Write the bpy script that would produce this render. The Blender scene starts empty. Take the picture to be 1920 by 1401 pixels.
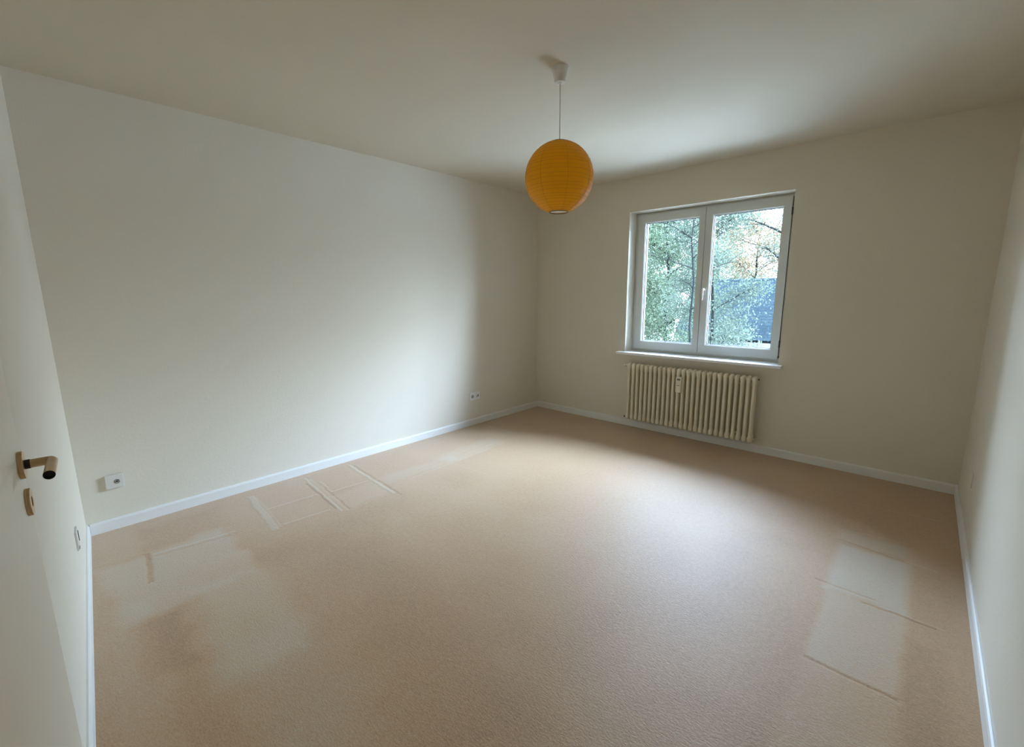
import bpy, bmesh, math, random
import numpy as np
from mathutils import Vector, Matrix

random.seed(7)
PI = math.pi
scene = bpy.context.scene
COL = scene.collection

# ------------------------------------------------------------------ camera
FPX = 830.27
cam_d = bpy.data.cameras.new('camera')
cam_d.sensor_width = 36.0
cam_d.lens = FPX / 1920 * 36.0
cam_d.clip_start = 0.02
cam_d.clip_end = 300
cam = bpy.data.objects.new('camera', cam_d)
COL.objects.link(cam)
CAM = Vector((3.456, -4.179, 1.379))
pitch, roll, yaw = math.radians(10.0805), math.radians(-0.3984), math.radians(132.9206)
fw = Vector((math.cos(yaw) * math.cos(pitch), math.sin(yaw) * math.cos(pitch), -math.sin(pitch)))
rt = Vector((math.sin(yaw), -math.cos(yaw), 0))
up = rt.cross(fw)
r2 = rt * math.cos(roll) + up * math.sin(roll)
u2 = -rt * math.sin(roll) + up * math.cos(roll)
M = Matrix((r2, u2, -fw)).transposed().to_4x4()
M.translation = CAM
cam.matrix_world = M
scene.camera = cam

# ------------------------------------------------------------------ exposure
vs = scene.view_settings
vs.view_transform = 'Standard'
vs.look = 'None'
vs.gamma = 1.0
vs.use_curve_mapping = False
vs.exposure = 0.72
scene.cycles.max_bounces = 16
scene.cycles.diffuse_bounces = 10
scene.cycles.transparent_max_bounces = 12
scene.cycles.use_denoising = True

# ------------------------------------------------------------------ sky
w = bpy.data.worlds.new('sky')
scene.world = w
w.use_nodes = True
nt = w.node_tree
nt.nodes.clear()
wo = nt.nodes.new('ShaderNodeOutputWorld')
bg = nt.nodes.new('ShaderNodeBackground')
tc = nt.nodes.new('ShaderNodeTexCoord')
sx = nt.nodes.new('ShaderNodeSeparateXYZ')
rp = nt.nodes.new('ShaderNodeValToRGB')
nt.links.new(tc.outputs['Generated'], sx.inputs[0])
nt.links.new(sx.outputs['Z'], rp.inputs[0])
cr = rp.color_ramp
cr.elements[0].position = 0.0
cr.elements[0].color = (0.060, 0.070, 0.085, 1)
cr.elements[1].position = 0.75
cr.elements[1].color = (0.51, 0.665, 0.95, 1)
e = cr.elements.new(0.22)
e.color = (0.24, 0.30, 0.385, 1)
e = cr.elements.new(0.42)
e.color = (0.51, 0.665, 0.95, 1)
nt.links.new(rp.outputs[0], bg.inputs['Color'])
# sky shaped brighter towards +x, an added boost for the left wall
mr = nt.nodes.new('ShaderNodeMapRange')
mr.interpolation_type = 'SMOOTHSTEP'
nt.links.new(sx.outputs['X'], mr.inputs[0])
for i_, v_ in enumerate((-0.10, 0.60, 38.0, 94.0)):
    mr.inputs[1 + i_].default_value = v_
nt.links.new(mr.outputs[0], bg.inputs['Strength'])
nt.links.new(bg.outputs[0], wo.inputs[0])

# portal in the window opening (guides the sky light, gives none of its own)
po_d = bpy.data.lights.new('window_portal', 'AREA')
po_d.shape = 'RECTANGLE'
po_d.size = 1.42
po_d.size_y = 1.40
po_d.cycles.is_portal = True
po = bpy.data.objects.new('window_portal', po_d)
COL.objects.link(po)
po.location = (1.8925, 0.40, 1.482)
po.rotation_euler = Vector((0, -1, 0)).to_track_quat('-Z', 'Y').to_euler()

# ------------------------------------------------------------------ material helpers
class N:
    def __init__(s, name):
        s.m = bpy.data.materials.new(name)
        s.m.use_nodes = True
        s.t = s.m.node_tree
        s.t.nodes.clear()
        s.out = s.t.nodes.new('ShaderNodeOutputMaterial')

    def n(s, typ, **k):
        nd = s.t.nodes.new('ShaderNode' + typ)
        for a, b in k.items():
            setattr(nd, a, b)
        return nd

    def l(s, a, b):
        s.t.links.new(a, b)

    def val(s, sock, v):
        if hasattr(v, 'is_linked') or hasattr(v, 'links'):
            s.l(v, sock)
        else:
            sock.default_value = v

    def math(s, op, a, b=0.0, c=None, clamp=False):
        nd = s.n('Math', operation=op, use_clamp=clamp)
        s.val(nd.inputs[0], a)
        s.val(nd.inputs[1], b)
        if c is not None:
            s.val(nd.inputs[2], c)
        return nd.outputs[0]

    def vmath(s, op, a, b=None):
        nd = s.n('VectorMath', operation=op)
        s.val(nd.inputs[0], a)
        if b is not None:
            s.val(nd.inputs[1], b)
        return nd.outputs[0]

    def noise(s, vec, scale, detail=3.0, rough=0.5, col=False):
        nd = s.n('TexNoise')
        s.l(vec, nd.inputs['Vector'])
        nd.inputs['Scale'].default_value = scale
        nd.inputs['Detail'].default_value = detail
        nd.inputs['Roughness'].default_value = rough
        return nd.outputs['Color'] if col else nd.outputs['Fac']

    def mapr(s, v, a, b, c, d, smooth=False):
        nd = s.n('MapRange')
        if smooth:
            nd.interpolation_type = 'SMOOTHSTEP'
        s.val(nd.inputs[0], v)
        for i, x in enumerate((a, b, c, d)):
            nd.inputs[1 + i].default_value = x
        return nd.outputs[0]

    def mix(s, f, a, b):
        nd = s.n('Mix', data_type='RGBA')
        s.val(nd.inputs[0], f)
        s.val(nd.inputs[6], a if hasattr(a, 'links') else (*a, 1))
        s.val(nd.inputs[7], b if hasattr(b, 'links') else (*b, 1))
        return nd.outputs[2]

    def bsdf(s, color, rough=0.5, metal=0.0, spec=0.5, bump=None, bs=0.3, bd=0.01, **k):
        b = s.n('BsdfPrincipled')
        s.val(b.inputs['Base Color'], color if hasattr(color, 'links') else (*color, 1))
        s.val(b.inputs['Roughness'], rough)
        b.inputs['Metallic'].default_value = metal
        b.inputs['Specular IOR Level'].default_value = spec
        for a, v in k.items():
            b.inputs[a.replace('_', ' ')].default_value = v
        if bump is not None:
            bn = s.n('Bump')
            bn.inputs['Strength'].default_value = bs
            bn.inputs['Distance'].default_value = bd
            s.l(bump, bn.inputs['Height'])
            s.l(bn.outputs[0], b.inputs['Normal'])
        return b

    def done(s, b):
        s.l(b.outputs[0], s.out.inputs[0])
        return s.m


def simple(name, color, rough=0.5, metal=0.0, spec=0.5, var=0.04, scale=8.0, **k):
    """plain material with a slight procedural variation in its colour"""
    q = N(name)
    o = q.n('TexCoord').outputs['Object']
    f = q.noise(o, scale, 3)
    c = q.mix(f, tuple(max(0, x * (1 - var)) for x in color), tuple(min(1, x * (1 + var)) for x in color))
    return q.done(q.bsdf(c, rough, metal, spec, **k))


WALL = (0.71, 0.66, 0.555)


def wall_mat(name, color, bs=0.18, scale=70):
    q = N(name)
    o = q.n('TexCoord').outputs['Object']
    f = q.noise(o, 1.3, 3)
    c = q.mix(f, tuple(x * .985 for x in color), tuple(x * 1.01 for x in color))
    h = q.math('ADD', q.noise(o, scale, 4, 0.6), q.math('MULTIPLY', q.noise(o, scale * 4, 2), 0.3))
    return q.done(q.bsdf(c, 0.75, 0, 0.25, bump=h, bs=bs, bd=0.004))


M_wall = wall_mat('wall_paint', WALL)
M_ceil = wall_mat('ceiling_paint', (0.65, 0.60, 0.49), bs=0.12, scale=50)
M_white = simple('white_lacquer', (0.80, 0.80, 0.78), 0.32, var=0.01)
M_base = simple('baseboard_white', (0.76, 0.755, 0.72), 0.4, var=0.01)
M_pvc = simple('window_frame_white', (0.64, 0.655, 0.62), 0.3, var=0.01)
M_sill = simple('sill_white', (0.84, 0.84, 0.83), 0.3, var=0.015)
M_seal = simple('dark_rubber_seal', (0.05, 0.05, 0.05), 0.7)
M_hinge = simple('dark_hinge_metal', (0.10, 0.095, 0.085), 0.4, metal=0.6)
M_rad = simple('radiator_cream_enamel', (0.76, 0.69, 0.53), 0.35, var=0.03)
M_brass = simple('aged_brass', (0.58, 0.42, 0.24), 0.36, metal=0.9, var=0.12, scale=60)
M_dark = simple('dark_hollow', (0.025, 0.02, 0.015), 0.6)
M_plastic = simple('white_plastic', (0.78, 0.78, 0.76), 0.35, var=0.01)
M_old_plastic = simple('greyed_plastic', (0.67, 0.65, 0.60), 0.4, var=0.01)
M_screen = simple('grey_display', (0.16, 0.15, 0.13), 0.3)
M_socketmetal = simple('nickel', (0.45, 0.45, 0.43), 0.3, metal=0.9)
M_cord = simple('cord_grey_white', (0.62, 0.60, 0.55), 0.5)
M_door = simple('door_leaf_paint', (0.77, 0.715, 0.60), 0.45, var=0.01)
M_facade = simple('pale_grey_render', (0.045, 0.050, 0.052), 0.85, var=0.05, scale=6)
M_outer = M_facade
M_hall = simple('hall_wall_paint', (0.62, 0.57, 0.48), 0.8)

# glass: clear pane that lets the daylight through, with a faint reflection
q = N('window_glass')
tr = q.n('BsdfTransparent')
tr.inputs[0].default_value = (0.96, 0.985, 0.97, 1)
gl = q.n('BsdfGlossy')
gl.inputs['Roughness'].default_value = 0.02
fr = q.n('Fresnel')
fr.inputs[0].default_value = 1.25
mx = q.n('MixShader')
q.l(fr.outputs[0], mx.inputs[0])
q.l(tr.outputs[0], mx.inputs[1])
q.l(gl.outputs[0], mx.inputs[2])
M_glass = q.done(mx)

# rice paper of the lantern
q = N('orange_rice_paper')
o = q.n('TexCoord').outputs['Object']
f1 = q.noise(o, 9, 4)
mp = q.n('Mapping')
q.l(o, mp.inputs[0])
mp.inputs['Scale'].default_value = (6, 6, 260)
f2 = q.noise(mp.outputs[0], 1.0, 3)
c = q.mix(f1, (0.95, 0.55, 0.003), (1.0, 0.62, 0.006))
c = q.mix(q.math('MULTIPLY', f2, 0.35), c, (0.88, 0.47, 0.003))
pb = q.bsdf(c, 0.45, 0, 0.5, Sheen_Weight=0.35, Sheen_Roughness=0.35)
tl = q.n('BsdfTranslucent')
q.l(c, tl.inputs[0])
mx = q.n('MixShader')
mx.inputs[0].default_value = 0.55
q.l(pb.outputs[0], mx.inputs[1])
q.l(tl.outputs[0], mx.inputs[2])
M_paper = q.done(mx)
M_wire = simple('lantern_wire', (0.62, 0.34, 0.01), 0.6)
M_ring = simple('lantern_ring_metal', (0.05, 0.03, 0.02), 0.4, metal=0.5)
M_bulb = simple('frosted_bulb', (0.9, 0.89, 0.86), 0.3)

# carpet -------------------------------------------------------------
q = N('beige_carpet')
P = q.n('TexCoord').outputs['Object']
at = q.n('Attribute', attribute_name='pile')
acc = at.outputs['Fac']
for sc_, dt_, am_ in ((1.1, 3, .16), (170, 2, .26), (45, 3, .12)):
    acc = q.math('ADD', acc, q.math('MULTIPLY', q.mapr(q.noise(P, sc_, dt_, 0.58), 0.3, 0.7, -0.5, 0.5), am_))
fac = q.math('ADD', acc, 0.42, clamp=True)
rmp = q.n('ValToRGB')
q.l(fac, rmp.inputs[0])
rmp.color_ramp.elements[0].position = 0.0
rmp.color_ramp.elements[0].color = (0.26, 0.135, 0.038, 1)
rmp.color_ramp.elements[1].position = 1.0
rmp.color_ramp.elements[1].color = (0.50, 0.43, 0.32, 1)
e = rmp.color_ramp.elements.new(0.42)
e.color = (0.455, 0.278, 0.130, 1)
mp = q.n('Mapping')
q.l(P, mp.inputs[0])
mp.inputs['Rotation'].default_value = (0, 0, math.radians(-43))
mp.inputs['Scale'].default_value = (0.45, 1.0, 1.0)
hb = q.math('ADD', q.math('MULTIPLY', q.noise(mp.outputs[0], 140, 2, 0.6), 1.0),
            q.math('MULTIPLY', q.noise(P, 420, 1), 0.4))
hb = q.math('ADD', hb, q.math('MULTIPLY', acc, 0.6))
M_carpet = q.done(q.bsdf(rmp.outputs[0], 0.55, 0, 0.55, bump=hb, bs=0.30, bd=0.005,
                         Sheen_Weight=0.45, Sheen_Roughness=0.45))


# foliage / garden
def leaf_mat(name, ca, cb, trans=0.4):
    q = N(name)
    o = q.n('TexCoord').outputs['Object']
    c = q.mix(q.mapr(q.noise(o, 2.2, 3), 0.35, 0.65, 0, 1), ca, cb)
    c = q.mix(q.mapr(q.noise(o, 23, 1), 0.4, 0.6, 0, 0.35), c, tuple(min(1, x * 1.5) for x in cb))
    d = q.bsdf(c, 0.8, 0, 0.04)
    t = q.n('BsdfTranslucent')
    q.l(c, t.inputs[0])
    mx = q.n('MixShader')
    mx.inputs[0].default_value = trans
    q.l(d.outputs[0], mx.inputs[1])
    q.l(t.outputs[0], mx.inputs[2])
    return q.done(mx)


M_leaf = leaf_mat('birch_leaves', (0.026, 0.038, 0.022), (0.042, 0.054, 0.033))
M_leaf_b = leaf_mat('grey_green_leaves', (0.023, 0.031, 0.022), (0.038, 0.047, 0.035))
M_leaf_c = leaf_mat('autumn_leaves', (0.070, 0.056, 0.030), (0.08, 0.062, 0.040))
M_bark = simple('grey_bark', (0.006, 0.0065, 0.0065), 0.95, spec=0.0, var=0.3, scale=20)
M_grass = simple('pale_gravel_ground', (0.22, 0.215, 0.20), 0.95, var=0.2, scale=1.5)

q = N('blue_slate_roof')
o = q.n('TexCoord').outputs['Object']
bk = q.n('TexBrick')
mp = q.n('Mapping')
q.l(o, mp.inputs[0])
q.l(mp.outputs[0], bk.inputs['Vector'])
bk.inputs['Scale'].default_value = 1.0
bk.inputs['Color1'].default_value = (0.0060, 0.0092, 0.0108, 1)
bk.inputs['Color2'].default_value = (0.0085, 0.0125, 0.0142, 1)
bk.inputs['Mortar'].default_value = (0.005, 0.008, 0.010, 1)
bk.inputs['Mortar Size'].default_value = 0.012
bk.inputs['Brick Width'].default_value = 0.24
bk.inputs['Row Height'].default_value = 0.14
c = q.mix(q.mapr(q.noise(o, 11, 3, 0.7), 0.58, 0.70, 0, 0.6), bk.outputs['Color'], (0.016, 0.023, 0.026))
M_slate = q.done(q.bsdf(c, 0.95, 0, 0.02, bump=bk.outputs['Fac'], bs=0.3, bd=0.01))


# ------------------------------------------------------------------ mesh helpers
def new_mesh(name, verts, faces, mat, parent=None, smooth=False):
    me = bpy.data.meshes.new(name)
    me.from_pydata([tuple(v) for v in verts], [], faces)
    me.materials.append(mat)
    if smooth:
        for p in me.polygons:
            p.use_smooth = True
    me.update()
    ob = bpy.data.objects.new(name, me)
    COL.objects.link(ob)
    if parent is not None:
        ob.parent = parent
    return ob


class MB:
    """collects shapes of ONE part, then builds it as one mesh"""

    def __init__(s):
        s.v, s.f, s.sm = [], [], []

    def _add(s, vs_, fs, smooth=False):
        b = len(s.v)
        s.v += [Vector(x) for x in vs_]
        s.f += [tuple(i + b for i in f) for f in fs]
        s.sm += [smooth] * len(fs)
        return s

    def box(s, x0, x1, y0, y1, z0, z1, bev=0.0):
        bm = bmesh.new()
        r = bmesh.ops.create_cube(bm, size=1.0)
        for v in r['verts']:
            v.co = Vector(((x0 + x1) / 2 + v.co.x * (x1 - x0), (y0 + y1) / 2 + v.co.y * (y1 - y0),
                           (z0 + z1) / 2 + v.co.z * (z1 - z0)))
        if bev > 0:
            bmesh.ops.bevel(bm, geom=bm.edges[:], offset=bev, segments=2, affect='EDGES', profile=0.7)
        bm.verts.ensure_lookup_table()
        bm.verts.index_update()
        s._add([v.co.copy() for v in bm.verts], [tuple(v.index for v in f.verts) for f in bm.faces])
        bm.free()
        return s

    def tube(s, pts, rad, n=10, caps=True):
        pts = [Vector(p) for p in pts]
        rads = rad if isinstance(rad, (list, tuple)) else [rad] * len(pts)
        vs_, fs = [], []
        prev = None
        for i, p in enumerate(pts):
            if i == 0:
                t = pts[1] - p
            elif i == len(pts) - 1:
                t = p - pts[i - 1]
            else:
                t = (pts[i + 1] - p).normalized() + (p - pts[i - 1]).normalized()
            t.normalize()
            if prev is None:
                a = Vector((0, 0, 1)) if abs(t.z) < 0.9 else Vector((1, 0, 0))
                x = t.cross(a).normalized()
            else:
                x = (prev - t * prev.dot(t)).normalized()
            prev = x
            y = t.cross(x)
            for k in range(n):
                an = 2 * PI * k / n
                vs_.append(p + (x * math.cos(an) + y * math.sin(an)) * rads[i])
        for i in range(len(pts) - 1):
            for k in range(n):
                a, b = i * n + k, i * n + (k + 1) % n
                fs.append((a, b, b + n, a + n))
        if caps:
            fs.append(tuple(range(n - 1, -1, -1)))
            fs.append(tuple(range((len(pts) - 1) * n, len(pts) * n)))
        return s._add(vs_, fs, True)

    def lathe(s, prof, c=(0, 0, 0), axis=(0, 0, 1), n=32, close=False):
        """prof: (radius, height) pairs along the axis"""
        ax = Vector(axis).normalized()
        a = Vector((0, 0, 1)) if abs(ax.z) < 0.9 else Vector((1, 0, 0))
        x = ax.cross(a).normalized()
        y = ax.cross(x)
        c = Vector(c)
        vs_, fs = [], []
        for r, h in prof:
            for k in range(n):
                an = 2 * PI * k / n
                vs_.append(c + ax * h + (x * math.cos(an) + y * math.sin(an)) * max(r, 1e-5))
        for i in range(len(prof) - 1):
            for k in range(n):
                p, r_ = i * n + k, i * n + (k + 1) % n
                fs.append((p, r_, r_ + n, p + n))
        if close:
            fs.append(tuple(range(n - 1, -1, -1)))
            fs.append(tuple(range((len(prof) - 1) * n, len(prof) * n)))
        return s._add(vs_, fs, True)

    def build(s, name, mat, parent=None, xf=None):
        vs_ = [xf @ v for v in s.v] if xf is not None else s.v
        ob = new_mesh(name, vs_, s.f, mat, parent)
        for p, k in zip(ob.data.polygons, s.sm):
            p.use_smooth = k
        bm = bmesh.new()
        bm.from_mesh(ob.data)
        bmesh.ops.recalc_face_normals(bm, faces=bm.faces)
        bm.to_mesh(ob.data)
        bm.free()
        if any(s.sm):
            try:
                ob.data.set_sharp_from_angle(angle=math.radians(40))
            except Exception:
                pass
        return ob


def thing(name, loc, label, cat, group=None, kind=None, rotz=0.0):
    ob = bpy.data.objects.new(name, None)
    ob.empty_display_size = 0.1
    COL.objects.link(ob)
    ob.location = loc
    ob.rotation_euler = (0, 0, rotz)
    ob['label'] = label
    ob['category'] = cat
    if group:
        ob['group'] = group
    if kind:
        ob['kind'] = kind
    return ob


def struct(ob, label=None, cat=None):
    ob['kind'] = 'structure'
    if label:
        ob['label'] = label
    if cat:
        ob['category'] = cat
    return ob


# ------------------------------------------------------------------ room numbers
XR = 3.7525          # right wall
YA = -4.1247         # where the left wall meets the door wall
TN = math.tan(math.radians(3.659))
H = 2.5
TW = 0.38            # thickness of the window wall
WX0, WX1, WZ0, WZ1 = 1.185, 2.600, 0.785, 2.175      # window opening
HX0, HX1, HZ = 3.01, 3.69, 2.03                     # doorway opening


def near_y(x):
    return YA - TN * x


# floor, ceiling
# brushed pile patches (cx, cy, half x, half y, turn, soft edge, amount): the pile lies the other way there
PATCHES = [
    (0.80, -3.83, 0.31, 0.27, 0.05, 0.035, 0.27),
    (1.42, -3.70, 0.36, 0.15, -0.12, 0.07, 0.22),
    (1.95, -3.72, 0.36, 0.13, -0.15, 0.12, 0.12),
    (0.25, -4.02, 0.20, 0.07, 0.0, 0.04, 0.10),
    (1.70, -4.10, 0.75, 0.08, -0.05, 0.05, 0.12),
    (1.33, -3.99, 0.22, 0.08, -0.05, 0.035, -0.14),
    (0.30, -3.72, 0.16, 0.20, 0.0, 0.05, -0.10),
    (0.30, -3.12, 0.17, 0.17, 0.05, 0.04, 0.06),
    (0.60, -3.15, 0.10, 0.14, 0.05, 0.03, 0.06),
    (0.68, -2.76, 0.13, 0.15, 0.05, 0.04, 0.14),
    (0.60, -2.20, 0.07, 0.36, -0.04, 0.04, 0.14),
    (0.57, -1.62, 0.10, 0.34, 0.10, 0.04, 0.18),
    (3.395, -1.53, 0.145, 0.25, 0.0, 0.025, 0.405),
    (3.375, -1.16, 0.155, 0.07, 0.0, 0.03, 0.243),
    (3.40, -2.06, 0.140, 0.27, 0.0, 0.025, 0.270),
    (3.40, -2.65, 0.145, 0.32, 0.0, 0.03, 0.12),
    (3.62, -1.55, 0.07, 0.26, 0.0, 0.03, -0.06),
    (3.60, -2.45, 0.06, 0.50, 0.0, 0.04, -0.10),
    (3.02, -2.15, 0.20, 0.75, 0.12, 0.10, -0.10),
    (2.55, -1.95, 0.16, 0.75, 0.25, 0.12, -0.07),
    (1.9, -3.25, 0.75, 0.16, -0.2, 0.15, -0.10),
    (1.0, -2.9, 0.12, 0.9, 0.0, 0.10, -0.06),
]
# thin ridges left by furniture (from, to, width, amount)
RIDGES = [
    ((0.517, -3.90), (0.586, -3.524), 0.010, 0.30),
    ((0.545, -3.90), (0.612, -3.56), 0.018, -0.16),
    ((0.487, -3.921), (0.82, -3.956), 0.026, -0.38),
    ((0.133, -3.305), (0.743, -3.355), 0.040, 0.28),
    ((0.25, -3.285), (0.72, -3.320), 0.008, 0.22),
    ((0.433, -3.293), (0.452, -2.979), 0.016, 0.30),
    ((0.714, -3.298), (0.739, -3.017), 0.016, 0.28),
    ((0.10, -2.915), (0.815, -2.975), 0.016, 0.34),
    ((0.20, -2.945), (0.75, -2.985), 0.008, -0.30),
    ((0.15, -2.895), (0.83, -2.945), 0.022, 0.14),
    ((0.38, -2.885), (0.82, -2.925), 0.009, -0.22),
    ((0.243, -2.862), (0.487, -2.885), 0.012, 0.26),
    ((0.487, -2.893), (0.502, -2.609), 0.013, 0.32),
    ((0.097, -2.560), (0.84, -2.605), 0.020, 0.34),
    ((0.12, -2.535), (0.90, -2.580), 0.010, -0.28),
    ((0.075, -3.00), (0.075, -2.56), 0.012, 0.14),
    ((0.716, -2.40), (0.700, -1.95), 0.014, 0.14),
    ((0.70, -1.90), (0.668, -1.308), 0.012, 0.18),
    ((0.62, -2.45), (0.61, -1.95), 0.010, -0.10),
    ((0.60, -1.95), (0.58, -1.33), 0.010, -0.10),
    ((0.095, -1.883), (0.153, -1.244), 0.012, 0.13),
    ((0.153, -1.244), (0.42, -1.20), 0.012, 0.10),
    ((0.091, -1.02), (0.575, -1.018), 0.018, 0.26),
    ((0.575, -1.018), (0.553, -0.733), 0.012, 0.16),
    ((0.72, -1.95), (1.15, -1.93), 0.010, 0.08),
    ((3.206, -1.085), (3.522, -1.040), 0.010, 0.22),
    ((3.235, -0.629), (3.667, -0.578), 0.009, 0.20),
    ((3.224, -1.225), (3.52, -1.262), 0.012, -0.26),
    ((3.30, -1.222), (3.65, -1.276), 0.010, 0.26),
    ((3.205, -1.733), (3.438, -1.748), 0.010, -0.36),
    ((3.388, -1.803), (3.640, -1.800), 0.010, -0.38),
    ((3.45, -1.785), (3.665, -1.792), 0.007, 0.26),
    ((3.260, -2.326), (3.539, -2.330), 0.012, -0.45),
    ((2.50, -0.50), (3.30, -0.52), 0.010, 0.10),
]


def spaced(stops):
    """stops: (position, step) pairs -> grid positions"""
    o = []
    for (a, st), (b, _) in zip(stops[:-1], stops[1:]):
        n = max(1, round((b - a) / st))
        o += [a + (b - a) * i / n for i in range(n)]
    return np.array(o + [stops[-1][0]])


def carpet():
    gx = spaced([(-.2, .1), (0, .006), (.95, .03), (3.1, .006), (3.76, .1), (4.05, 0)])
    gy = spaced([(-4.72, .05), (-4.2, .0055), (-.45, .03), (0.0, .1), (.2, 0)])
    X, Y = np.meshgrid(gx, gy)
    rng = np.random.default_rng(5)

    def vnoise(sc, seed):
        r = np.random.default_rng(seed).random((256, 256))
        u, v = (X + 5) * sc, (Y + 9) * sc
        i, j = np.floor(u).astype(int), np.floor(v).astype(int)
        fu, fv = u - i, v - j
        fu, fv = fu * fu * (3 - 2 * fu), fv * fv * (3 - 2 * fv)
        g = lambda a, b: r[a % 256, b % 256]
        return (g(i, j) * (1 - fu) * (1 - fv) + g(i + 1, j) * fu * (1 - fv) + g(i, j + 1) * (1 - fu) * fv
                + g(i + 1, j + 1) * fu * fv) - .5
    wx = vnoise(9, 1) * .05 + vnoise(28, 2) * .03
    wy = vnoise(9, 3) * .05 + vnoise(28, 4) * .03
    acc = np.zeros_like(X)

    def rect(cx, cy, hx, hy, rot, soft, k):
        x, y = X + wx * k - cx, Y + wy * k - cy
        c, s = math.cos(rot), math.sin(rot)
        u, v = x * c + y * s, -x * s + y * c
        d = np.maximum(np.abs(u) - hx, np.abs(v) - hy)
        t = np.clip((soft - d) / (2 * soft), 0, 1)
        return t * t * (3 - 2 * t)
    for cx, cy, hx, hy, rot, soft, amp in PATCHES:
        acc += rect(cx, cy, hx, hy, rot, soft, .3 if cx > 3.1 else .75) * amp
    lin = np.zeros_like(X)
    for a, b, wd, amp in RIDGES:
        L = math.hypot(b[0] - a[0], b[1] - a[1])
        m = rect((a[0] + b[0]) / 2, (a[1] + b[1]) / 2, L / 2, wd / 2, math.atan2(b[1] - a[1], b[0] - a[0]), .007, .22)
        lin += m * amp
    acc += lin
    Z = lin * .004
    n, m = X.shape
    co = np.stack([X, Y, Z], -1).reshape(-1, 3)
    k = np.arange((n - 1) * (m - 1))
    r, c = k // (m - 1), k % (m - 1)
    p = r * m + c
    F = np.stack([p, p + 1, p + m + 1, p + m], 1)
    me = bpy.data.meshes.new('floor')
    me.vertices.add(len(co))
    me.vertices.foreach_set('co', co.ravel())
    me.loops.add(F.size)
    me.loops.foreach_set('vertex_index', F.ravel())
    me.polygons.add(len(F))
    me.polygons.foreach_set('loop_start', np.arange(0, F.size, 4))
    me.polygons.foreach_set('use_smooth', np.ones(len(F), bool))
    at_ = me.attributes.new('pile', 'FLOAT', 'POINT')
    at_.data.foreach_set('value', acc.ravel().astype(np.float32))
    me.materials.append(M_carpet)
    me.update()
    me.validate()
    ob = bpy.data.objects.new('floor', me)
    COL.objects.link(ob)
    return ob


fl = carpet()
struct(fl, 'beige fitted carpet with brushed patches and ridge marks', 'carpet')
ce = MB().box(-0.3, XR + 0.3, -4.75, 0.2, H, H + 0.25).build('ceiling', M_ceil)
struct(ce, 'plain off-white ceiling above the empty room', 'ceiling')
# walls
wl = MB().box(-0.25, 0, -4.6, 0.19, -0.02, H + 0.02).build('wall_left', M_wall)
struct(wl, 'long plain cream wall left of the corner', 'wall')
wr = MB().box(XR, XR + 0.25, -4.6, 0.19, -0.02, H + 0.02).build('wall_right', M_wall)
struct(wr, 'cream wall along the right edge of the picture', 'wall')
b = MB()
b.box(-0.25, WX0, 0, TW, -0.02, H + 0.02)
b.box(WX1, XR + 0.25, 0, TW, -0.02, H + 0.02)
b.box(WX0, WX1, 0, TW, -0.02, WZ0)
b.box(WX0, WX1, 0, TW, WZ1, H + 0.02)
wb = b.build('wall_back', M_wall)
struct(wb, 'cream wall with the window and radiator', 'wall')
# door wall: turned by 3.7 degrees, with the doorway beside the right wall
XN = Matrix.Translation((0, YA, 0)) @ Matrix.Rotation(-math.radians(3.659), 4, 'Z')
LN = 1 / math.cos(math.radians(3.659))
b = MB()
b.box(-0.1, HX0 * LN, -0.24, 0, -0.02, H + 0.02)
b.box(HX1 * LN, XR * LN + 0.1, -0.24, 0, -0.02, H + 0.02)
b.box(HX0 * LN, HX1 * LN, -0.24, 0, HZ, H + 0.02)
wn = b.build('wall_front', M_wall, xf=XN)
struct(wn, 'narrow slanting cream wall behind the open door', 'wall')
# the hall behind the doorway
b = MB()
b.box(2.0, 2.1, -6.2, -4.57, -0.05, H)
b.box(4.4, 4.5, -6.2, -4.57, -0.05, H)
b.box(2.0, 4.5, -6.3, -6.2, -0.05, H)
b.box(2.0, 4.5, -6.3, -4.7, H, H + 0.1)
b.box(2.0, 4.5, -6.3, -4.7, -0.15, -0.002)
b.box(4.0, 4.5, -4.75, -4.6, -0.05, H)
b.box(1.9, 4.5, -4.75, -4.55, H, H + 0.1)
hw = b.build('wall_hall', M_hall)
struct(hw, 'hall beyond the doorway', 'wall')
# door lining
b = MB()
x0, x1 = HX0 * LN, HX1 * LN
b.box(x0, x0 + 0.02, -0.25, 0.004, 0, HZ)
b.box(x1 - 0.02, x1, -0.25, 0.004, 0, HZ)
b.box(x0, x1, -0.25, 0.004, HZ - 0.02, HZ)
tr1 = b.build('trim_1', M_white, xf=XN)
struct(tr1, 'white lining of the doorway', 'door frame')


# baseboards: 69 mm high with an eased top edge
def baseboard(name, p, q_, nrm, t=0.014, h=0.069):
    p, q_, nrm = Vector(p), Vector(q_), Vector(nrm)
    prof = [(0, 0), (t, 0), (t, h - 0.012), (t - 0.003, h - 0.004), (t - 0.008, h), (0, h)]
    vs_ = [p + nrm * a + Vector((0, 0, z)) for a, z in prof] + [q_ + nrm * a + Vector((0, 0, z)) for a, z in prof]
    n = len(prof)
    fs = [(i, (i + 1) % n, (i + 1) % n + n, i + n) for i in range(n)]
    fs += [tuple(range(n - 1, -1, -1)), tuple(range(n, 2 * n))]
    ob = new_mesh(name, vs_, fs, M_base)
    bm = bmesh.new()
    bm.from_mesh(ob.data)
    bmesh.ops.recalc_face_normals(bm, faces=bm.faces)
    bm.to_mesh(ob.data)
    bm.free()
    return ob


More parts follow.
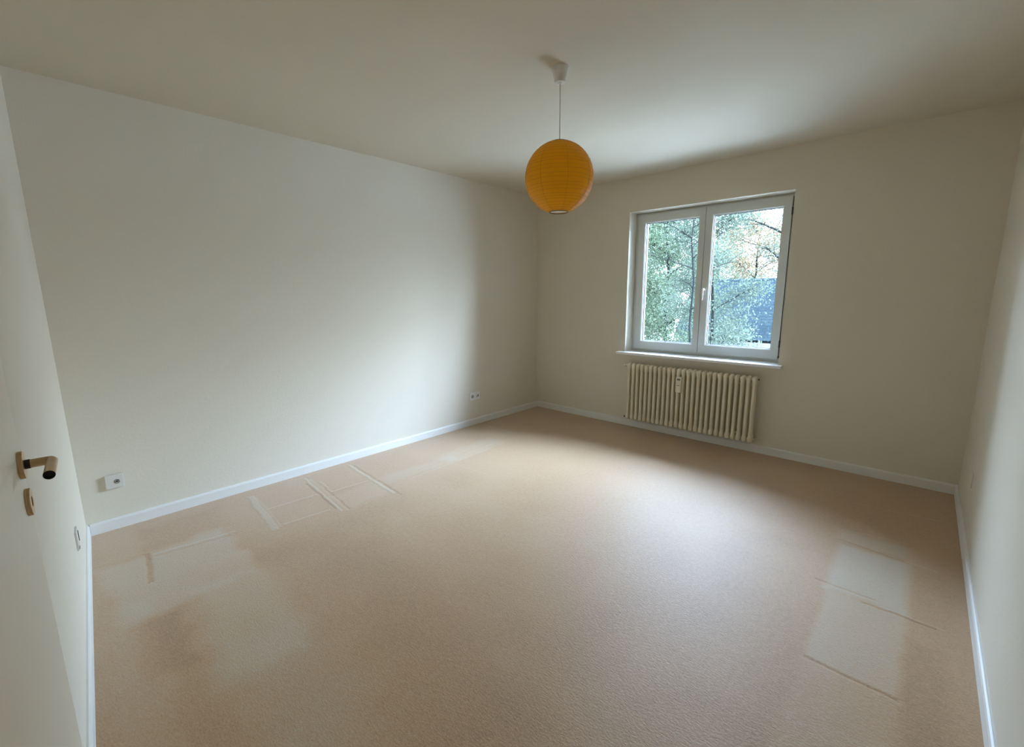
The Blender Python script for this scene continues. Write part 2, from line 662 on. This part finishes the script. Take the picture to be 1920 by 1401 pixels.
struct(baseboard('baseboard_left', (0, YA + 0.014, 0), (0, -0.014, 0), (1, 0, 0)),
       'white baseboard under the long left wall', 'baseboard')
struct(baseboard('baseboard_back', (0, 0, 0), (XR, 0, 0), (0, -1, 0)),
       'white baseboard under the window wall', 'baseboard')
struct(baseboard('baseboard_right', (XR, -4.36, 0), (XR, -0.014, 0), (-1, 0, 0)),
       'white baseboard along the right wall', 'baseboard')
nn = Vector((TN, 1, 0)).normalized()
struct(baseboard('baseboard_front', (0, YA, 0), (HX0, near_y(HX0), 0), nn),
       'white baseboard under the wall behind the open door', 'baseboard')

# ------------------------------------------------------------------ window
win = thing('window_1', (0, 0, 0), 'white two-sash window looking onto trees', 'window', kind='structure')
FY = 0.15            # face of the frame
fx0, fx1, fz0, fz1 = WX0, WX1, WZ0, WZ1


def ring_box(mb, x0, x1, z0, z1, wl_, wr_, wb_, wt_, y0, y1, bev=0.0):
    mb.box(x0, x0 + wl_, y0, y1, z0, z1, bev)
    mb.box(x1 - wr_, x1, y0, y1, z0, z1, bev)
    mb.box(x0 + wl_ - bev, x1 - wr_ + bev, y0, y1, z0, z0 + wb_, bev)
    mb.box(x0 + wl_ - bev, x1 - wr_ + bev, y0, y1, z1 - wt_, z1, bev)
    return mb


ring_box(MB(), fx0, fx1, fz0, fz1, .055, .055, .055, .055, FY, FY + .075, .002).build('window_frame', M_pvc, win)
for (a, bx, gx0, gx1) in ((1.216, 1.878, 1.297, 1.820), (1.882, 2.562, 1.952, 2.497)):
    z0, z1, g0, g1 = 0.815, 2.158, 0.902, 2.073
    s_ = MB()
    y0, y1 = FY - 0.020, FY + 0.055
    ring_box(s_, a, bx, z0, z1, gx0 - a - .006, bx - gx1 - .006, g0 - z0 - .006, z1 - g1 - .006, y0, y1, .003)
    sash = s_.build('sash', M_pvc, win)
    # glazing bead, bevelled towards the glass
    bd_ = MB()
    ring_box(bd_, gx0 - .008, gx1 + .008, g0 - .008, g1 + .008, .008, .008, .008, .008, FY - .008, FY + .03, .0015)
    bd_.build('glazing_bead', M_pvc, sash)
    sl = MB()
    ring_box(sl, gx0 - .001, gx1 + .001, g0 - .001, g1 + .001, .005, .005, .005, .005, FY + .006, FY + .0225)
    sl.build('rubber_seal', M_seal, sash)
    MB().box(gx0 - .006, gx1 + .006, FY + .022, FY + .028, g0 - .006, g1 + .006).build('glass_pane', M_glass, sash)
# seal line between the sashes and around them
MB().box(1.8765, 1.8835, FY - .012, FY + .01, .83, 2.15).build('sash_gap_seal', M_seal, win)
MB().box(2.561, 2.566, FY - .004, FY + .02, .83, 2.15).build('sash_gap_seal', M_seal, win)
# hinges on the right
for z0, z1 in ((2.005, 2.065), (0.915, 0.980), (0.826, 0.846)):
    h_ = MB().tube([(2.564, FY - .017, z0), (2.564, FY - .017, z1)], .0055, 10)
    h_.box(2.560, 2.569, FY - .016, FY, z0 + .004, z1 - .004)
    hg = h_.build('hinge', M_hinge, win)
    hg['label'] = 'dark metal window hinge'
# lever handle
hn = MB()
hn.box(1.900, 1.930, FY - .028, FY - .019, 1.365, 1.435, .003)
hn.tube([(1.915, FY - .022, 1.412), (1.915, FY - .050, 1.414), (1.915, FY - .064, 1.420),
         (1.914, FY - .073, 1.415), (1.912, FY - .076, 1.400), (1.911, FY - .074, 1.370),
         (1.910, FY - .070, 1.335), (1.910, FY - .066, 1.318)],
        [.0085, .0085, .0085, .009, .0095, .0095, .0085, .007], 12)
hn.build('window_handle', M_plastic, win)
# inner sill board
sb = MB().box(1.120, 2.634, -0.072, FY + .002, 0.765, 0.789, .004)
sb.build('window_sill', M_sill, win)

# ------------------------------------------------------------------ open door
hz_ = math.radians(-3.659) + math.radians(1.0)
face_y = near_y(2.20) + 0.0365
dr = thing('door_1', (2.190, face_y, 0), 'cream door leaf standing open against the wall', 'door', kind='structure',
           rotz=math.radians(-3.659))
# local frame: x towards the hinges, y out of the room-side face
DW = 0.80
MB().box(0, DW, -0.033, 0, 0.010, 2.0, .002).build('door_leaf', M_door, dr)
hx, hz = 0.052, 1.070
hd = bpy.data.objects.new('door_handle', None)
b = MB().lathe([(0, 0.0), (.0255, 0.0), (.0262, .002), (.0262, .0062), (.0252, .0074), (.012, .0076), (0, .0076)],
               (hx, 0, hz), (0, 1, 0), 40)
rose = b.build('handle_rose', M_brass, dr)
b = MB().lathe([(.0088, .0070), (.0088, .0150)], (hx, 0, hz), (0, 1, 0), 24, True)
b.build('handle_collar', M_dark, dr)
lever = MB()
L0 = .044
pts = [(hx, .014, hz), (hx, L0 - .008, hz), (hx + .002, L0 - .0015, hz), (hx + .008, L0, hz), (hx + .104, L0, hz)]
lever.tube(pts, .0082, 24, False)
lv = lever.build('door_handle', M_brass, dr)
lv['label'] = 'aged brass lever handle'
MB().lathe([(.0082, .098), (.0062, .104), (.0060, .096), (0, .096)], (hx, L0, hz), (1, 0, 0), 24).build(
    'lever_end', M_dark, lv)
# key rose below
kz = hz - .074
b = MB()
b.lathe([(.0255, 0), (.0262, .002), (.0262, .0062), (.0252, .0074), (.0105, .0075), (.0095, .002), (.0001, .002)],
        (hx, 0, kz), (0, 1, 0), 40)
b.build('key_rose', M_brass, dr)
b = MB().lathe([(.0001, .0035), (.0088, .0035)], (hx, 0, kz), (0, 1, 0), 20)
b.box(hx - .0035, hx + .0035, .002, .0036, kz - .017, kz)
b.build('keyhole', M_dark, dr)
bpy.data.objects.remove(hd)

# ------------------------------------------------------------------ radiator
NC, P0, PT = 26, 1.300, 0.0464
RX0 = P0
RY, RZ0, RZ1 = -0.082, 0.098, 0.690
rad = thing('radiator', (0, 0, 0), 'cream column radiator on the wall under the window', 'radiator')


def column_mesh():
    m = MB()
    for dy, r in ((-.026, .0132), (-.014, .0132), (.022, .0120)):
        m.tube([(0, dy, RZ0 + .045), (0, dy, RZ1 - .045)], r, 12)
    for zc, sg in ((RZ1 - .030, 1), (RZ0 + .030, -1)):
        # rounded head joining the two tubes: a squashed capsule along y
        n, k = 14, 12
        vs_, fs = [], []
        for i in range(n + 1):
            a = PI * i / n
            yy = -math.cos(a)
            rr = math.sin(a) ** 0.55 if 0 < i < n else 0.02
            for j in range(k):
                t = 2 * PI * j / k
                vs_.append((math.cos(t) * .0215 * rr, yy * .041 - .002, zc + math.sin(t) * .029 * rr))
        for i in range(n):
            for j in range(k):
                p, r_ = i * k + j, i * k + (j + 1) % k
                fs.append((p, r_, r_ + k, p + k))
        m._add(vs_, fs, True)
        # shoulders tapering into the tubes
        for dy in (-.026, -.014, .022):
            m.tube([(0, dy, zc - sg * .005), (0, dy, zc - sg * .022), (0, dy, zc - sg * .036), (0, dy, zc - sg * .055)],
                   [.0185, .0180, .0150, .0125], 12)
    return m


proto = column_mesh().build('radiator_column', M_rad, rad)
proto.location = (P0, RY, 0)
for i in range(1, NC):
    c_ = proto.copy()
    COL.objects.link(c_)
    c_.parent = rad
    c_.location = (P0 + i * PT, RY, 0)
XE = P0 + (NC - 1) * PT
# header pipes through all the columns
for z in (RZ1 - .030, RZ0 + .030):
    MB().tube([(P0, RY, z), (XE, RY, z)], .0150, 14).build('header_tube', M_rad, rad)
# valve on the upper left, supply to the wall
v = MB()
zt, zb = RZ1 - .030, RZ0 + .030
v.tube([(P0 - .015, RY, zt), (P0 - .040, RY, zt)], .012, 14)
v.tube([(P0 - .040, RY, zt), (P0 - .050, RY, zt)], .008, 12)
v.tube([(P0 - .050, RY, zt), (P0 - .074, RY, zt)], [.014, .012], 14)
v.tube([(P0 - .055, RY, zt), (P0 - .055, -0.002, zt)], .0075, 12)
v.build('thermostat_valve', M_rad, rad)
v = MB()
v.tube([(P0 - .015, RY, zb - .012), (P0 - .038, RY, zb - .012)], .009, 12)
v.tube([(P0 - .034, RY, zb - .012), (P0 - .034, -0.0, zb - .012)], .0075, 12)
pv = v.build('return_pipe', M_white, rad)
v = MB().tube([(P0 - .036, RY, zb - .012), (P0 - .050, RY, zb - .012)], [.010, .008], 12)
v.build('pipe_plug', M_dark, rad)
MB().tube([(XE + .012, RY, zt), (XE + .022, RY, zt)], .012, 12).build('end_plug', M_rad, rad)
MB().tube([(XE + .022, RY, zt), (XE + .030, RY, zt)], .006, 10).build('bleed_screw', M_dark, rad)
v = MB().tube([(XE + .012, RY, zb), (XE + .030, RY, zb)], .014, 12)
v.tube([(XE + .024, RY, zb), (XE + .024, RY + .028, zb - .004), (XE + .024, 0, zb - .004)], .011, 12)
v.build('end_pipe', M_rad, rad)
# wall brackets behind
for i in (3, 22):
    x = P0 + (i + .5) * PT
    for z in (RZ1 - .075, RZ0 + .075):
        MB().box(x - .008, x + .008, RY - .010, 0, z - .006, z + .006).build('wall_bracket', M_rad, rad)
# heat meter clipped onto the columns
mt_ = MB().box(1.803, 1.856, RY - .064, RY - .034, 0.462, 0.612, .005)
mt_.box(1.808, 1.851, RY - .067, RY - .063, 0.472, 0.560, .002)
mt = mt_.build('heat_meter', M_rad, rad)
mt['label'] = 'slim cream heat meter clipped to the front'
m_ = MB().box(1.815, 1.845, RY - .0655, RY - .0635, 0.579, 0.597, .001)
m_.build('meter_window', M_screen, mt)
m_ = MB().box(1.817, 1.843, RY - .0682, RY - .0665, 0.5285, 0.5345)
m_.build('meter_mark', M_screen, mt)

# ------------------------------------------------------------------ pendant lamp
LX, LY = 1.971, -2.211
lamp = thing('pendant_lamp', (LX, LY, H), 'orange paper lantern globe hanging from a white ceiling cup', 'lamp')
can = MB().lathe([(0.0, 0), (.0405, 0), (.0415, -.004), (.0395, -.012), (.0285, -.066), (.0265, -.071), (.0080, -.072),
                  (.0075, -.078), (.0, -.078)], (0, 0, 0), n=36)
can.build('ceiling_cup', M_plastic, lamp)
ZC, R = 1.978 - H, 0.1775
top_r, bot_r = 0.045, 0.0495
MB().tube([(0, 0, -.076), (.001, 0, -.16), (.0005, 0, ZC + R - .02), (0, 0, ZC - .085)], .0022, 8).build('cord', M_cord, lamp)
# shade: paper drawn over a wire helix, with slight flats between the turns
a0 = math.asin(bot_r / R)
a1 = PI - math.asin(top_r / R)
rings = []
rs = random.Random(3)
ribs = [0.0]
while ribs[-1] < 1.0:
    ribs.append(ribs[-1] + rs.uniform(0.030, 0.052))
ribs = [min(1.0, r_ / ribs[-1]) for r_ in ribs]
prof = []
for i in range(len(ribs) - 1):
    for t in (0, .25, .5, .75):
        f = ribs[i] + (ribs[i + 1] - ribs[i]) * t
        al = a0 + (a1 - a0) * f
        r_ = R - (0.0 if t == 0 else (.0011 if t == .5 else .0008))
        prof.append((r_ * math.sin(al), -r_ * math.cos(al)))
prof.append((R * math.sin(a1), -R * math.cos(a1)))
sh = MB().lathe(prof, (0, 0, ZC), n=96)
shade = sh.build('lamp_shade', M_paper, lamp)
shade['label'] = 'round orange rice paper shade'
# wire turns showing through the paper
for i, f in enumerate(ribs[1:-1]):
    al = a0 + (a1 - a0) * f
    rr, zz = (R + .0002) * math.sin(al), -(R + .0002) * math.cos(al)
    tilt = rs.uniform(-.003, .003)
    ph = rs.uniform(0, 6.28)
    pts = [(rr * math.cos(t * 2 * PI / 64), rr * math.sin(t * 2 * PI / 64), ZC + zz) for t in range(65)]
    MB().tube(pts, .0006, 5, False).build('wire_hoop', M_wire, shade)
# glued paper seams from top to bottom
for k in range(8):
    an = math.radians(-45 + 6 + 45 * k)
    m_ = MB()
    pts = []
    for t in range(41):
        al = a0 + (a1 - a0) * t / 40
        rr = (R + .0001) * math.sin(al)
        pts.append((rr * math.cos(an), rr * math.sin(an), ZC - (R + .0001) * math.cos(al)))
    m_.tube(pts, .0006, 5, False).build('paper_seam', M_wire, shade)
for rr, zz, nm in ((bot_r, -R * math.cos(a0), 'bottom_ring'), (top_r, -R * math.cos(a1), 'top_ring')):
    pts = [(rr * math.cos(t * 2 * PI / 48), rr * math.sin(t * 2 * PI / 48), ZC + zz) for t in range(49)]
    MB().tube(pts, .0022, 8, False).build(nm, M_ring, shade)
MB().lathe([(0, .0045), (bot_r - .003, .0045), (bot_r - .003, .003), (0, .003)], (0, 0, ZC - R * math.cos(a0)), n=40).build(
    'diffuser_disc', M_plastic, lamp)
# bulb and socket inside
bl = MB()
br = .042
bc = ZC - R * math.cos(a0) + .0475
prof = [(br * math.sin(PI * i / 16), -br * math.cos(PI * i / 16)) for i in range(14)] + [(.014, .05), (.014, .055)]
bl.lathe(prof, (0, 0, bc), n=28)
bl.build('bulb', M_bulb, lamp)
MB().lathe([(0, .055), (.019, .055), (.019, .085), (.012, .098), (0, .098)], (0, 0, bc), n=24).build('bulb_socket', M_plastic, lamp)


# ------------------------------------------------------------------ sockets (local: x along wall, y out of wall, z up)
def plate(mb, x0, x1, z0, z1, t):
    mb.box(x0, x1, 0, t, z0, z1, .003)
    return mb


# aerial socket, surface box near the left corner
s1 = thing('aerial_socket', (0.0, -3.972, 0.298), 'white square aerial socket on the left wall near the door corner',
           'socket', rotz=-PI / 2)
plate(MB(), -.041, .041, -.041, .041, .018).build('socket_plate', M_old_plastic, s1)
o_ = MB().lathe([(.0128, .018), (.0128, .0205), (.0105, .0205), (.0105, .0175)], (-.010, 0, -.002), (0, 1, 0), 28)
o_.build('connector_ring', M_hinge, s1)
o_ = MB().lathe([(.0001, .0225), (.0048, .0225), (.0062, .018)], (-.010, 0, -.002), (0, 1, 0), 20)
o_.build('connector_pin', M_hinge, s1)

# double socket near the window corner
s2 = thing('double_wall_socket', (0.0, -1.058, 0.312), 'white double wall socket on the left wall near the window corner',
           'socket', rotz=-PI / 2)
plate(MB(), -.072, .072, -.041, .041, .009).build('socket_plate', M_plastic, s2)
for cx in (-.036, .036):
    i_ = MB().box(cx - .029, cx + .029, .008, .0105, -.030, .030, .001)
    ins = i_.build('socket_insert', M_plastic, s2)
    if cx > 0:
        MB().lathe([(.0195, .0102), (.0195, .0112), (.0180, .0112), (.0175, .0106), (.0001, .0106)], (cx, 0, 0), (0, 1, 0), 28).build('socket_cup', M_socketmetal, ins)
        h_ = MB()
        for dx in (-.0095, .0095):
            h_.lathe([(.0001, .0113), (.0028, .0113), (.0028, .0105)], (cx + dx, 0, 0), (0, 1, 0), 12)
        h_.build('pin_hole', M_dark, ins)
    else:
        MB().box(cx - .012, cx - .002, .0100, .0115, -.012, .014).build('jack_opening', M_dark, ins)
        MB().box(cx + .008, cx + .014, .0100, .0115, -.016, .010).build('jack_opening', M_screen, ins)

# socket on the wall behind the door
xs = 0.80
s3 = thing('wall_socket', (xs, near_y(xs), 0.325), 'white socket with a dark slot and a painted edge shadow low on the wall behind the open door',
           'socket', rotz=math.radians(-3.659))
plate(MB(), -.042, .042, -.042, .042, .008).build('socket_plate', M_old_plastic, s3)
MB().box(-.030, -.016, .0075, .0098, -.020, .026, .001).build('slot_and_edge_shade', M_dark, s3)
MB().box(.014, .040, .0075, .0098, -.036, -.030, .001).build('slot_and_edge_shade', M_dark, s3)  # dark bar standing in for the shadow at the plate's near edge

# faint blank plate on the right wall
s4 = thing('blank_wall_plate', (XR, -0.690, 0.335), 'small painted blank plate low on the right wall', 'wall plate',
           rotz=PI / 2)
plate(MB(), -.040, .040, -.040, .040, .006).build('cover_plate', M_wall, s4)

# ------------------------------------------------------------------ garden
GZ = -2.9
g = new_mesh('ground', [(-60, 0.6, GZ), (60, 0.6, GZ), (60, 90, GZ), (-60, 90, GZ)], [(0, 1, 2, 3)], M_grass)
struct(g, 'pale gravel yard below the window', 'ground')

# low outbuilding with a blue slate roof
gb = thing('outbuilding', (0, 0, GZ), 'low outbuilding with blue slate roof seen through the right pane', 'building')
ye, yr = 14.0, 16.0
ze, zr = -0.35 - GZ, 1.965 - GZ
X0, X1 = -4.2, 4.0
L = math.hypot(yr - ye, zr - ze)
rf = MB().box(X0, X1, 0, L, -.10, 0).build('roof', M_slate, gb)
rf.location = (0, ye, ze)
rf.rotation_euler = (math.atan2(zr - ze, yr - ye), 0, 0)
rf2 = MB().box(X0, X1, 0, L, -.10, 0).build('roof', M_slate, gb)
rf2.location = (X0 + X1, 2 * yr - ye, ze)
rf2.rotation_euler = (math.atan2(zr - ze, yr - ye), 0, PI)
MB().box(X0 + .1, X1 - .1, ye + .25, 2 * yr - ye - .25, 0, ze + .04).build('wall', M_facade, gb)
# white panel fence with posts before it
pp = thing('garden_fence', (0, 12.9, GZ), 'white panel fence with thin grey posts before the outbuilding', 'fence')
zf = -0.32 - GZ
M_post = simple('post_grey', (.05, .065, .07), .5)
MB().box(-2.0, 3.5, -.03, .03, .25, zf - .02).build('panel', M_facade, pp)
for i in range(9):
    x = -2.0 + i * .66
    MB().box(x - .022, x + .022, -.07, -.03, 0, zf + .08 + (.14 if i % 2 else 0)).build('post', M_post, pp)


def make_tree(name, label, x, y, h, crown, z_lo, nleaf, leafs, mat, group, seed, trunk_r=.12, nb=16, dens=0.5):
    rnd = random.Random(seed)
    t = thing(name, (x, y, GZ), label, 'tree', group)
    tr_ = MB()
    pts, p = [], Vector((0, 0, 0))
    n = 8
    for i in range(n + 1):
        pts.append(p.copy())
        p += Vector((rnd.uniform(-.12, .12), rnd.uniform(-.12, .12), h / n))
    tr_.tube(pts, [trunk_r * (1 - .85 * i / n) for i in range(n + 1)], 8)
    tr_.build('trunk', M_bark, t)
    br_ = MB()
    tips = []
    for k in range(nb):
        f = (z_lo + (h - z_lo) * (k + .3) / nb) / h
        i = min(n - 1, int(f * n))
        base = pts[i].lerp(pts[i + 1], f * n - i)
        an = k * 2.4 + rnd.uniform(-.4, .4)
        ln = crown * (0.55 + 0.6 * math.sin(PI * min(1, (f - z_lo / h) / (1 - z_lo / h) * .85 + .12))) * rnd.uniform(.8, 1.05)
        rise = rnd.uniform(.25, .8)
        bp = [base]
        q0 = base.copy()
        for s in range(5):
            q0 = q0 + Vector((math.cos(an), math.sin(an), rise)).normalized() * ln / 5
            an += rnd.uniform(-.2, .2)
            rise += rnd.uniform(-.25, .15)
            bp.append(q0.copy())
        br_.tube(bp, [trunk_r * .28 * (1 - .8 * s / 5) for s in range(6)], 5)
        tips += bp[1:]
        for s in (2, 3, 4):
            for sgn in (-1, 1):
                a2 = an + sgn * rnd.uniform(.5, 1.1)
                e_ = bp[s] + Vector((math.cos(a2), math.sin(a2), rnd.uniform(-.1, .8))) * ln * .38
                mid = bp[s].lerp(e_, .5) + Vector((0, 0, .04))
                br_.tube([bp[s], mid, e_], [trunk_r * .10, trunk_r * .07, trunk_r * .03], 4)
                tips += [mid, e_]
    br_.build('branches', M_bark, t)
    vs_, fs = [], []
    for k in range(nleaf):
        c = tips[rnd.randrange(len(tips))]
        c = c + Vector((rnd.gauss(0, dens * .42), rnd.gauss(0, dens * .42), rnd.gauss(-.05, dens * .40)))
        if c.z < 0.1:
            continue
        a = Vector((rnd.gauss(0, 1), rnd.gauss(0, 1), rnd.gauss(0, 1))).normalized()
        b_ = a.cross(Vector((rnd.gauss(0, 1), rnd.gauss(0, 1), rnd.gauss(0, 1)))).normalized()
        s = leafs * rnd.uniform(.6, 1.25)
        i0 = len(vs_)
        vs_ += [c - a * s, c + b_ * s * .42 - a * s * .1, c + a * s, c - b_ * s * .42 - a * s * .1]
        fs.append((i0, i0 + 1, i0 + 2, i0 + 3))
    new_mesh('foliage', vs_, fs, mat, t)
    return t


GT = 'garden trees beyond the window'
make_tree('leafy_tree', 'green leafy tree filling the left window pane', -3.5, 11.4, 8.0, 1.5, 0.2, 62000, .044, M_leaf, GT, 11, .09, nb=22, dens=.6)
make_tree('leafy_tree', 'grey-green tree behind the middle of the window', -0.95, 8.3, 7.6, 1.1, 0.6, 24000, .042, M_leaf_b, GT, 23, .06, nb=18)
make_tree('leafy_tree', 'thin tree with bare branches behind the top of the right pane', 0.45, 11.5, 8.5, 1.6, 4.9, 5000, .045, M_leaf_b, GT, 31, .12, nb=14)
make_tree('leafy_tree', 'yellowish tree rising behind the blue roof', -3.4, 23.5, 8.2, 1.7, 2.4, 16000, .075, M_leaf_c, GT, 47, nb=16, dens=.8)
make_tree('leafy_tree', 'distant tree seen at the left edge of the left pane', -13.4, 27.0, 11.0, 1.6, 0.2, 18000, .10, M_leaf, GT, 67, nb=20, dens=.9)
make_tree('leafy_tree', 'distant tree seen through the middle of the left pane', -8.4, 20.0, 10.5, 1.6, 0.2, 18000, .095, M_leaf_b, GT, 68, nb=20, dens=.9)
make_tree('leafy_tree', 'distant tree between the green and the grey-green trees', -8.0, 30.5, 11.5, 1.8, 0.2, 18000, .10, M_leaf, GT, 71, nb=20, dens=.9)
make_tree('shrub', 'low shrub under the left edge of the green leafy tree', -4.1, 7.6, 2.7, .75, .2, 14000, .040, M_leaf, None, 53, .04, 12, dens=.4)['category'] = 'shrub'
make_tree('bare_tree', 'slender tree with bare dark twigs behind the window mullion', 0.02, 5.4, 7.2, 1.1, 3.9, 400, .028, M_leaf_b, None, 83, .038, nb=16)
